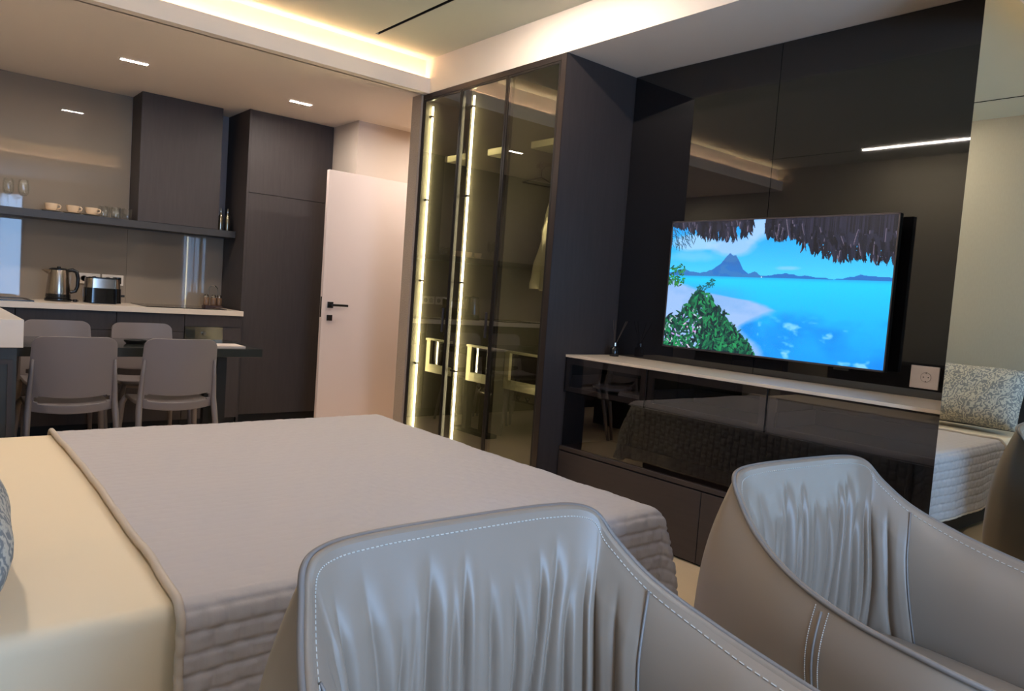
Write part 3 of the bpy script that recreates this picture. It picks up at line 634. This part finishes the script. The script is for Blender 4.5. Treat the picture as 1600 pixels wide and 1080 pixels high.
# dining chairs (moulded plastic with a slot in the back)
def make_chair():
    t = thing('dining_chair', (0, 0, 0), '', 'chair', 'moulded chairs around the dining table')
    t['_org'] = [0, 0, 0]
    # back faces -Y side; sitter faces +Y. backrest at y ~ 0
    def back_pt(x, z):                          # curved and reclining shell
        k = (z-.44)/.38
        return Vector((x, -.055*k+.0 + .9*(x*x)*1.0, z))
    # outline: rows of z with half width, slot between .475 and .515
    def hw(z):
        if z > .775:
            q = (z-.775)/.047; return .195-.055*(1-math.sqrt(max(0, 1-q*q)))
        return .195+.012*(.775-z)/.3
    zs = [.822-.047*(1-math.cos(k*math.pi/20)) for k in range(11)]
    zs = sorted(set(round(z, 4) for z in zs))
    low = [.43, .440, .452, .464]; slot = [.474, .482, .49, .50, .508, .516]; up = [.526, .55, .6, .65, .7, .74]
    Z = low+slot+up+zs; b = bmesh.new(); n = 26; V = {}
    def zz(z, x):
        return z-.020*(1-(x/.2)**2) if z <= .516 else (z-.020*(1-(x/.2)**2)*max(0, (.60-z)/.084) if z < .60 else z)
    for i, z in enumerate(Z):
        w = hw(z)
        for j in range(n+1):
            x = -w+2*w*j/n; p = back_pt(x, zz(z, x)); V[i, j] = b.verts.new(p)
    for i in range(len(Z)-1):
        for j in range(n):
            zc = (Z[i]+Z[i+1])/2; xc = abs(-1+2*(j+.5)/n)
            inslot = .470 < zc < .520 and xc < .86
            if inslot and xc > .78 and not (.480 < zc < .512): inslot = False
            if not inslot: b.faces.new((V[i, j], V[i, j+1], V[i+1, j+1], V[i+1, j]))
    bmesh.ops.delete(b, geom=[v for v in b.verts if not v.link_faces], context='VERTS')
    o = mk('backrest', b, chairplastic, t, smooth='all')
    m = o.modifiers.new('thick', 'SOLIDIFY'); m.thickness = .014; m.offset = 0
    m = o.modifiers.new('round', 'BEVEL'); m.width = .003; m.segments = 2
    b = bmesh.new()
    def seat(u, v):
        x = (u-.5)*2; w = .205-.01*v; y = .01+.40*v
        return (x*w, y+.03*(x*x)*(1-v)-.02*(x*x)*v, .445+.012*x*x-.012*math.sin(v*math.pi)-.02*max(0, v-.85)/.15)
    grid(b, seat, 20, 16); o = mk('seat', b, chairplastic, t, smooth='all')
    m = o.modifiers.new('thick', 'SOLIDIFY'); m.thickness = .022; m.offset = 0
    m = o.modifiers.new('round', 'BEVEL'); m.width = .004; m.segments = 2
    for s in (-1, 1):
        b = tube(bmesh.new(), [(s*.188, -.018, .70), (s*.194, .002, .60), (s*.199, .018, .48), (s*.203, .010, .42), (s*.214, -.045, .2), (s*.226, -.085, .0)], [.006, .012, .015, .017, .015, .012], 10)
        mk('leg', b, chairplastic, t, smooth='all')
        b = tube(bmesh.new(), [(s*.188, .38, .44), (s*.205, .40, .40), (s*.218, .415, .2), (s*.228, .43, .0)], [.014, .018, .015, .011], 10)
        mk('leg', b, chairplastic, t, smooth='all')
    return t
c0 = make_chair()
c0.location = (.725, 4.435, 0); c0['label'] = 'grey moulded chair with slotted back, near side of table beside the island'
G = 'moulded chairs around the dining table'
copy_tree(c0, (1.245, 4.415, 0), .0, 'grey moulded chair with slotted back, near side of table at its free end')
copy_tree(c0, (.820, 5.66, 0), math.pi, 'grey moulded chair on the kitchen side of the table, partly behind the island')
copy_tree(c0, (1.335, 5.64, 0), math.pi, 'grey moulded chair on the kitchen side of the table in front of the oven strip')

# ---------------------------------------------------------------- bed
BX0, BX1, BY0, BY1, BZ = -.22, 1.90, 1.485, 3.30, .535
bed = thing('bed', (.85, 2.4, 0), 'large double bed with cream fitted sheet', 'bed')
def rounded_block(x0, x1, y0, y1, z0, z1, r, nx=60, ny=60, wob=0):
    b = bx(x0, x1, y0, y1, z0, z1)
    bmesh.ops.bevel(b, geom=list(b.edges), offset=r, segments=6, profile=.5, affect='EDGES'); return b
mk('mattress', rounded_block(BX0, BX1, BY0, BY1, .17, BZ, .035), sheet_m, bed, smooth=True)
mk('bed_base', bx(BX0+.03, BX1-.06, BY0+.05, BY1-.05, .03, .168), cloth_d, bed)
mk('headboard', bx(XL+.002, BX0-.002, 1.36, 3.45, 0, .86, bev=.02), cloth_d, bed, label='dark upholstered headboard block')
# bedspread: flat quilt draped over the mattress, hanging at both sides and the foot
sp = thing('bedspread', (1.2, 2.4, BZ), 'grey-beige quilted bedspread draped across the lower part of the bed', 'bedspread')
SX0, RC, HG = .470, .05, .37
def drape(a, bb):
    """a along x from SX0 .. BX1+HG ; bb along y from BY0-HG .. BY1+HG (flat cloth coordinates)"""
    x1, y0, y1 = BX1-.02, BY0+.02, BY1-.02
    cx = min(a, x1); cy = min(max(bb, y0), y1); dx, dy = a-cx, bb-cy; d = math.hypot(dx, dy)
    z = BZ+.010
    if d < 1e-6: px, py = a, bb
    else:
        ux, uy = dx/d, dy/d; arc = RC*math.pi/2
        corner = min(abs(ux), abs(uy))*1.414
        if d < arc: th = d/RC; o_ = RC*math.sin(th); dz = RC*(1-math.cos(th))
        else:
            e = d-arc; o_ = RC+e*(.05+.16*corner); dz = RC+e*(.998-.12*corner)
        # gentle hanging waves
        s_ = (a if abs(uy) > abs(ux) else bb)
        wv = .010*math.sin(s_*7.3+.6)+.006*math.sin(s_*15.1+2)
        if corner > .05: wv += .030*corner*math.cos(math.atan2(dy, dx)*6+.5)
        o_ += wv*min(1, d/.25)
        px, py = cx+ux*o_, cy+uy*o_; z -= dz
    return Vector((px, py, max(z, .012)))
def wave_top(a, bb):
    return .0018*math.sin(a*9+bb*4)*math.sin(bb*7-a*3)+.0012*math.sin(bb*21+a*5)
NA, NB = 280, 560
LA = BX1+HG+.03-SX0; LB0, LB1 = BY0-HG, BY1+HG
QH, QV = .043, .050
b = bmesh.new(); V = []
for i in range(NA+1):
    row = []
    for j in range(NB+1):
        a = SX0+LA*i/NA; bb = LB0+(LB1-LB0)*j/NB
        # rounded cloth corners at the foot
        for cyy, sgn in ((LB0, 1), (LB1, -1)):
            rr = .22; ccx = SX0+LA-rr; ccy = cyy+sgn*rr
            if a > ccx and (bb-ccy)*sgn < 0:
                vx, vy = a-ccx, bb-ccy; m = max(abs(vx), abs(vy)); L = math.hypot(vx, vy)
                if L > 1e-6: a, bb = ccx+vx*m/L, ccy+vy*m/L
        ed = .012*math.sin(bb*3.1)+.02*math.sin(bb*1.7+1)-.035*max(0, (BY0+.25-bb))/.5
        if i < 40: a += ed*(1-i/40)
        p = drape(a, bb); p2 = drape(a+.002, bb); p3 = drape(a, bb+.002)
        nrm = (p2-p).cross(p3-p)
        nrm = nrm.normalized() if nrm.length > 1e-9 else Vector((0, 0, 1))
        if nrm.z < -.2: nrm = -nrm
        f1 = (bb/QH) % 1; f1 = min(f1, 1-f1)*QH; f2 = (a/QV+.5*(int(bb/QH+100) % 2)) % 1; f2 = min(f2, 1-f2)*QV
        hang = max(0, BY0-bb, bb-BY1, a-BX1); A = .0013+.0064*min(1, hang/.06)
        hgt = A*(1-math.exp(-(f1/.0055)**2))*(1-.75*math.exp(-(f2/.006)**2))+wave_top(a, bb)+.0012*math.sin(a*83+math.sin(bb*60)*2)*min(1, .4+hang*8)
        row.append(b.verts.new(p+nrm*hgt))
    V.append(row)
for i in range(NA):
    for j in range(NB): b.faces.new((V[i][j], V[i+1][j], V[i+1][j+1], V[i][j+1]))
hem_pts = [V[0][j].co+Vector((0, 0, .004)) for j in range(0, NB+1, 2)]
hem_near = [V[i][0].co.copy() for i in range(0, NA+1, 2)]; hem_far = [V[i][NB].co.copy() for i in range(0, NA+1, 2)]; hem_foot = [V[NA][j].co.copy() for j in range(0, NB+1, 2)]
quilt = mat('quilted_cotton', (182, 174, 174), .72, bump=(45, .35, .004, (1, 1, 1)))
q = mk('quilt', b, quilt, sp, smooth='all', recalc=False)
def band(pts, w, nrmf, h=.004):
    """flat binding tape along a hem"""
    b = bmesh.new(); R_ = []
    for k, p in enumerate(pts):
        r = [p+nrmf(k)*s*w+Vector((0, 0, 0)) for s in (-.5, .5)]; R_.append(r)
    return b, R_
b = bmesh.new(); pr = None
b = tube(b, hem_pts, .0095, 8); mk('binding', b, mat('binding_beige', (196, 180, 164), .7), sp, smooth='all', label='pale beige edge binding')
b = tube(bmesh.new(), hem_near, .006, 6); mk('binding', b, MATS['binding_beige'], sp, smooth='all')
b = tube(bmesh.new(), hem_foot, .006, 6); mk('binding', b, MATS['binding_beige'], sp, smooth='all')
# pillow
pm = bpy.data.materials.new('paisley_cotton'); pm.use_nodes = True; nt = pm.node_tree; bs = nt.nodes['Principled BSDF']; bs.inputs['Roughness'].default_value = .8
tc = nt.nodes.new('ShaderNodeTexCoord'); n1 = nt.nodes.new('ShaderNodeTexNoise'); n1.inputs['Scale'].default_value = 9; n1.inputs['Detail'].default_value = 2
wv = nt.nodes.new('ShaderNodeTexWave'); wv.wave_type = 'RINGS'; wv.inputs['Scale'].default_value = 9; wv.inputs['Distortion'].default_value = 16; wv.inputs['Detail'].default_value = 3.5; wv.inputs['Detail Scale'].default_value = 3
cr = nt.nodes.new('ShaderNodeValToRGB'); cr.color_ramp.elements[0].position = .25; cr.color_ramp.elements[0].color = (*lin((124, 124, 122)), 1); cr.color_ramp.elements[1].position = .8; cr.color_ramp.elements[1].color = (*lin((190, 182, 166)), 1)
nt.links.new(tc.outputs['Object'], wv.inputs['Vector']); nt.links.new(wv.outputs['Fac'], cr.inputs[0]); nt.links.new(cr.outputs[0], bs.inputs['Base Color'])
b = bmesh.new()
def pil(sg):
    def f(u, v):
        x, y = u*2-1, v*2-1; e = max(0, (1-x**4)*(1-y**4))**.5
        sx = 1-.05*(1-abs(y)**2)*abs(x)**3; return (x*.345*(1-.05*(1-y*y)), y*.215*(1-.06*(1-x*x)), sg*.12*e+.004*math.sin(x*9+y*5)*e)
    return f
grid(b, pil(1), 30, 22); grid(b, pil(-1), 30, 22); bmesh.ops.remove_doubles(b, verts=b.verts, dist=.0005)
Mx = Matrix.Translation((.022, 1.83, .762)) @ Matrix.Rotation(math.radians(-28), 4, 'Y') @ Matrix(((0, 0, 1, 0), (1, 0, 0, 0), (0, 1, 0, 0), (0, 0, 0, 1)))
b.transform(Mx)
o = mk('pillow', b, pm, smooth='all'); o['_org'] = [0, 0, 0]; tag(o, 'grey paisley pillow leaning against the headboard on the near side', 'pillow')

# ---------------------------------------------------------------- armchairs
RIM = [(0, 0, .812), (.09, -.001, .812), (.17, -.003, .811), (.245, -.010, .806), (.287, -.028, .790), (.305, -.065, .748), (.332, -.14, .692), (.365, -.26, .645), (.380, -.40, .615), (.376, -.55, .598), (.352, -.66, .582)]
MID = [(0, .085, .45), (.10, .083, .45), (.20, .075, .45), (.29, .050, .45), (.345, .005, .45), (.372, -.06, .45), (.385, -.15, .45), (.392, -.27, .45), (.392, -.40, .45), (.385, -.55, .44), (.360, -.675, .43)]
LOW = [(x*.90, y*.9-.02, .20) for x, y, z in MID]
def ring(P, s): 
    sg = -1 if s < 0 else 1; p = interp(P, abs(s)); return Vector((sg*p[0], p[1], p[2]))
def rim_out(s):                                 # horizontal outward direction on the rim
    e = .004; a = ring(RIM, max(-1, s-e)); c = ring(RIM, min(1, s+e)); t = (c-a); t.z = 0; t.normalize()
    return Vector((-t.y, t.x, 0))
TH = .015
INB = [(0, -.030, .345), (.09, -.032, .345), (.165, -.040, .345), (.222, -.060, .345), (.255, -.095, .345), (.272, -.145, .345), (.282, -.21, .345), (.288, -.30, .345), (.290, -.42, .345), (.288, -.55, .345), (.278, -.655, .335)]
def ring_out(P, s):
    e = .02; t = ring(P, min(1, s+e))-ring(P, max(-1, s-e)); t.z = 0; t.normalize(); return Vector((-t.y, t.x, 0))
def outer(s, v):
    """v 0 at the rim, 1 at the bottom of the shell"""
    r = ring(RIM, s); m = ring(MID, s); l = ring(LOW, s); n = ring_out(MID, s)
    if v < .62:
        q = v/.62; p = r.lerp(m, q); p += n*.018*math.sin(q*math.pi); return p
    q = (v-.62)/.38; p = m.lerp(l, q); return p+n*.012*math.sin(q*math.pi)
UB = .60                                        # |s| limit of the pleated pad
_arc = [0.]
for _k in range(60):
    _a, _b = [(ring(RIM, UB*t/60)+ring(INB, UB*t/60))/2 for t in (_k, _k+1)]; _arc.append(_arc[-1]+math.hypot(_b.x-_a.x, _b.y-_a.y))
def arcq(q):                                    # share of the arc length instead of the raw parameter
    f = min(abs(q)*60, 59.999); i = int(f); return math.copysign((_arc[i]+(_arc[i+1]-_arc[i])*(f-i))/_arc[-1], q)
_r = random.Random(12); PL = []; _c = -.95
while _c < .97:
    PL.append((_c, .45+.75*_r.random(), .016+.016*_r.random(), .03+.22*_r.random())); _c += .07+.075*_r.random()
def inner(s, v, pad=False):
    r = ring(RIM, s); n0 = rim_out(s); n1 = ring_out(INB, s); n = n0.lerp(n1, min(1, v*3)).normalized()
    top = r-n0*TH; bot = ring(INB, s); p = top.lerp(bot, v); arm = min(1, max(0, (abs(s)-.5)/.25)); p -= n*((.022+.026*arm)*math.sin(v**(1-.38*arm)*math.pi))
    p.z -= .003*min(1, v/.03)
    if pad:
        q = arcq(s/UB); d = 0
        for k, (c, a, w, st) in enumerate(PL):
            cc = c*(1-.03*v)+.03*math.sin(v*2.6+k*1.7)*v; g = min(1, max(0, (v-st)/.30)); g = g*g*(3-2*g)
            x = (q-cc-.012*math.sin(v*7+k))/w
            if abs(x) < 5: d += a*g*(math.exp(-abs(x)**1.3*1.5)*-.0165+math.exp(-(abs(x)-2.2)**2*.7)*.0035)
        ed = min(1, (1-abs(q))/.06)
        p -= n*(.012*ed**.5*min(1, v/.25)+d*ed)
    return p
def make_armchair():
    t = thing('armchair', (0, 0, 0), '', 'armchair', 'taupe leather tub armchairs')
    b = bmesh.new(); grid(b, lambda u, v: outer(u*2-1, v), 110, 26)
    # rounded top between outer and inner rim
    grid(b, lambda u, v: (lambda s: ring(RIM, s)-rim_out(s)*TH*v+Vector((0, 0, .006*math.sin(v*math.pi))))(u*2-1), 110, 5)
    bmesh.ops.remove_doubles(b, verts=b.verts, dist=.0004)
    mk('outer_shell', b, leather, t, smooth='all')
    for sg in (-1, 1):
        b = bmesh.new(); grid(b, lambda u, v: inner(sg*(UB+(1-UB)*u), v), 46, 26)
        mk('arm_lining', b, leather, t, smooth='all')
        b = bmesh.new()                          # front of the arm, closing the shell
        def front(u, v):
            o_ = outer(sg*1.0, v*.62); i_ = inner(sg*1.0, v); p = o_.lerp(i_, u); p.y -= .028*math.sin(u*math.pi)*(1-.3*v); return p
        grid(b, front, 10, 16); mk('arm_front', b, leather, t, smooth='all')
        b = bmesh.new()                          # vertical outside seam with double stitching
        tube(b, [outer(sg*.76, v)+Vector((sg*.001, 0, 0)) for v in [k/20 for k in range(1, 21)]], .0028, 6)
        mk('seam', b, leather_d, t, smooth='all')
        b = bmesh.new()
        for off in (-.012, .012):
            k = 0
            while k < 60:
                v0 = .03+k*.95/60; a_, c_ = outer(sg*(.76+off*.9), v0), outer(sg*(.76+off*.9), v0+.009)
                tube(b, [a_+Vector((sg*.0015, 0, 0)), c_+Vector((sg*.0015, 0, 0))], .0011, 4); k += 1
        mk('stitching', b, thread, t)
        b = bmesh.new(); tube(b, [inner(sg*UB, v, False)-rim_out(sg*UB)*.003 for v in [.02+k/30*.97 for k in range(31)]], .0028, 6)
        mk('seam', b, leather_d, t, smooth='all')
    b = bmesh.new(); grid(b, lambda u, v: inner(UB*(u*2-1), v, True), 320, 60)
    mk('back_cushion', b, leather, t, smooth='all', label='pleated inner back cushion')
    ss = [-1+k/90 for k in range(181)]
    b = tube(bmesh.new(), [ring(RIM, s)+rim_out(s)*.001+Vector((0, 0, .003)) for s in ss], .0052, 8); mk('piping', b, leather_d, t, smooth='all')
    b = bmesh.new(); N = 190
    for k in range(N):
        s0 = -.98+k*1.96/N; s1 = s0+1.96/N*.62
        pts = [inner(s, .022)-rim_out(s)*.0012 for s in (s0, s1)]
        tube(b, pts, .0013, 4)
    mk('stitching', b, thread, t, label='pale stitching along the rim')
    # seat cushion
    b = bmesh.new(); out = []
    for k in range(81):
        q = ring(INB, -1+2*k/80); n = ring_out(INB, -1+2*k/80); out.append((q.x-n.x*.004, q.y-n.y*.004))
    xa, ya = out[-1]; xb, yb = out[0]
    for k in range(1, 16): f = k/16; out.append((xa+(xb-xa)*f, ya-.045*math.sin(f*math.pi)))
    def cu(u, v):
        x, y = out[int(round(u*len(out))) % len(out)]; cx, cy = 0, -.34
        if v < .4: k = 1; z = .24+.105*v/.4
        else: q = (v-.4)/.6; k = 1-q if q < 1 else 0; z = .345+.035*(1-(1-min(1, q*2.2))**2.2)
        k = max(k, .002)
        return Vector((cx+(x-cx)*k, cy+(y-cy)*k, z))
    grid(b, cu, len(out), 24, True)
    mk('seat_cushion', b, leather, t, smooth='all')
    b = bmesh.new(); lathe(b, [(0, .0), (.27, .0), (.27, .012), (.06, .022), (.03, .03), (.03, .21), (.2, .215), (.2, .23), (0, .23)], (0, -.30, 0), 40, cap=False)
    mk('swivel_base', b, mat('base_black', (24, 23, 22), .4, metal=.5), t, smooth=True)
    mk('underside', lathe(bmesh.new(), [(0, .20), (.30, .20), (.30, .239), (0, .239)], (0, -.33, 0), 32, cap=False), leather, t, smooth=True)
    return t
a0 = make_armchair(); a0.location = (.735, .972, 0); a0.rotation_euler = (0, 0, -.03)
a0['label'] = 'taupe leather armchair with pleated back, nearest, in front of the bed'
copy_tree(a0, (1.835, .985, 0), -.10, 'taupe leather armchair with pleated back, at the right before the mirror')

for o in bpy.data.objects:
    if '_org' in o: del o['_org']
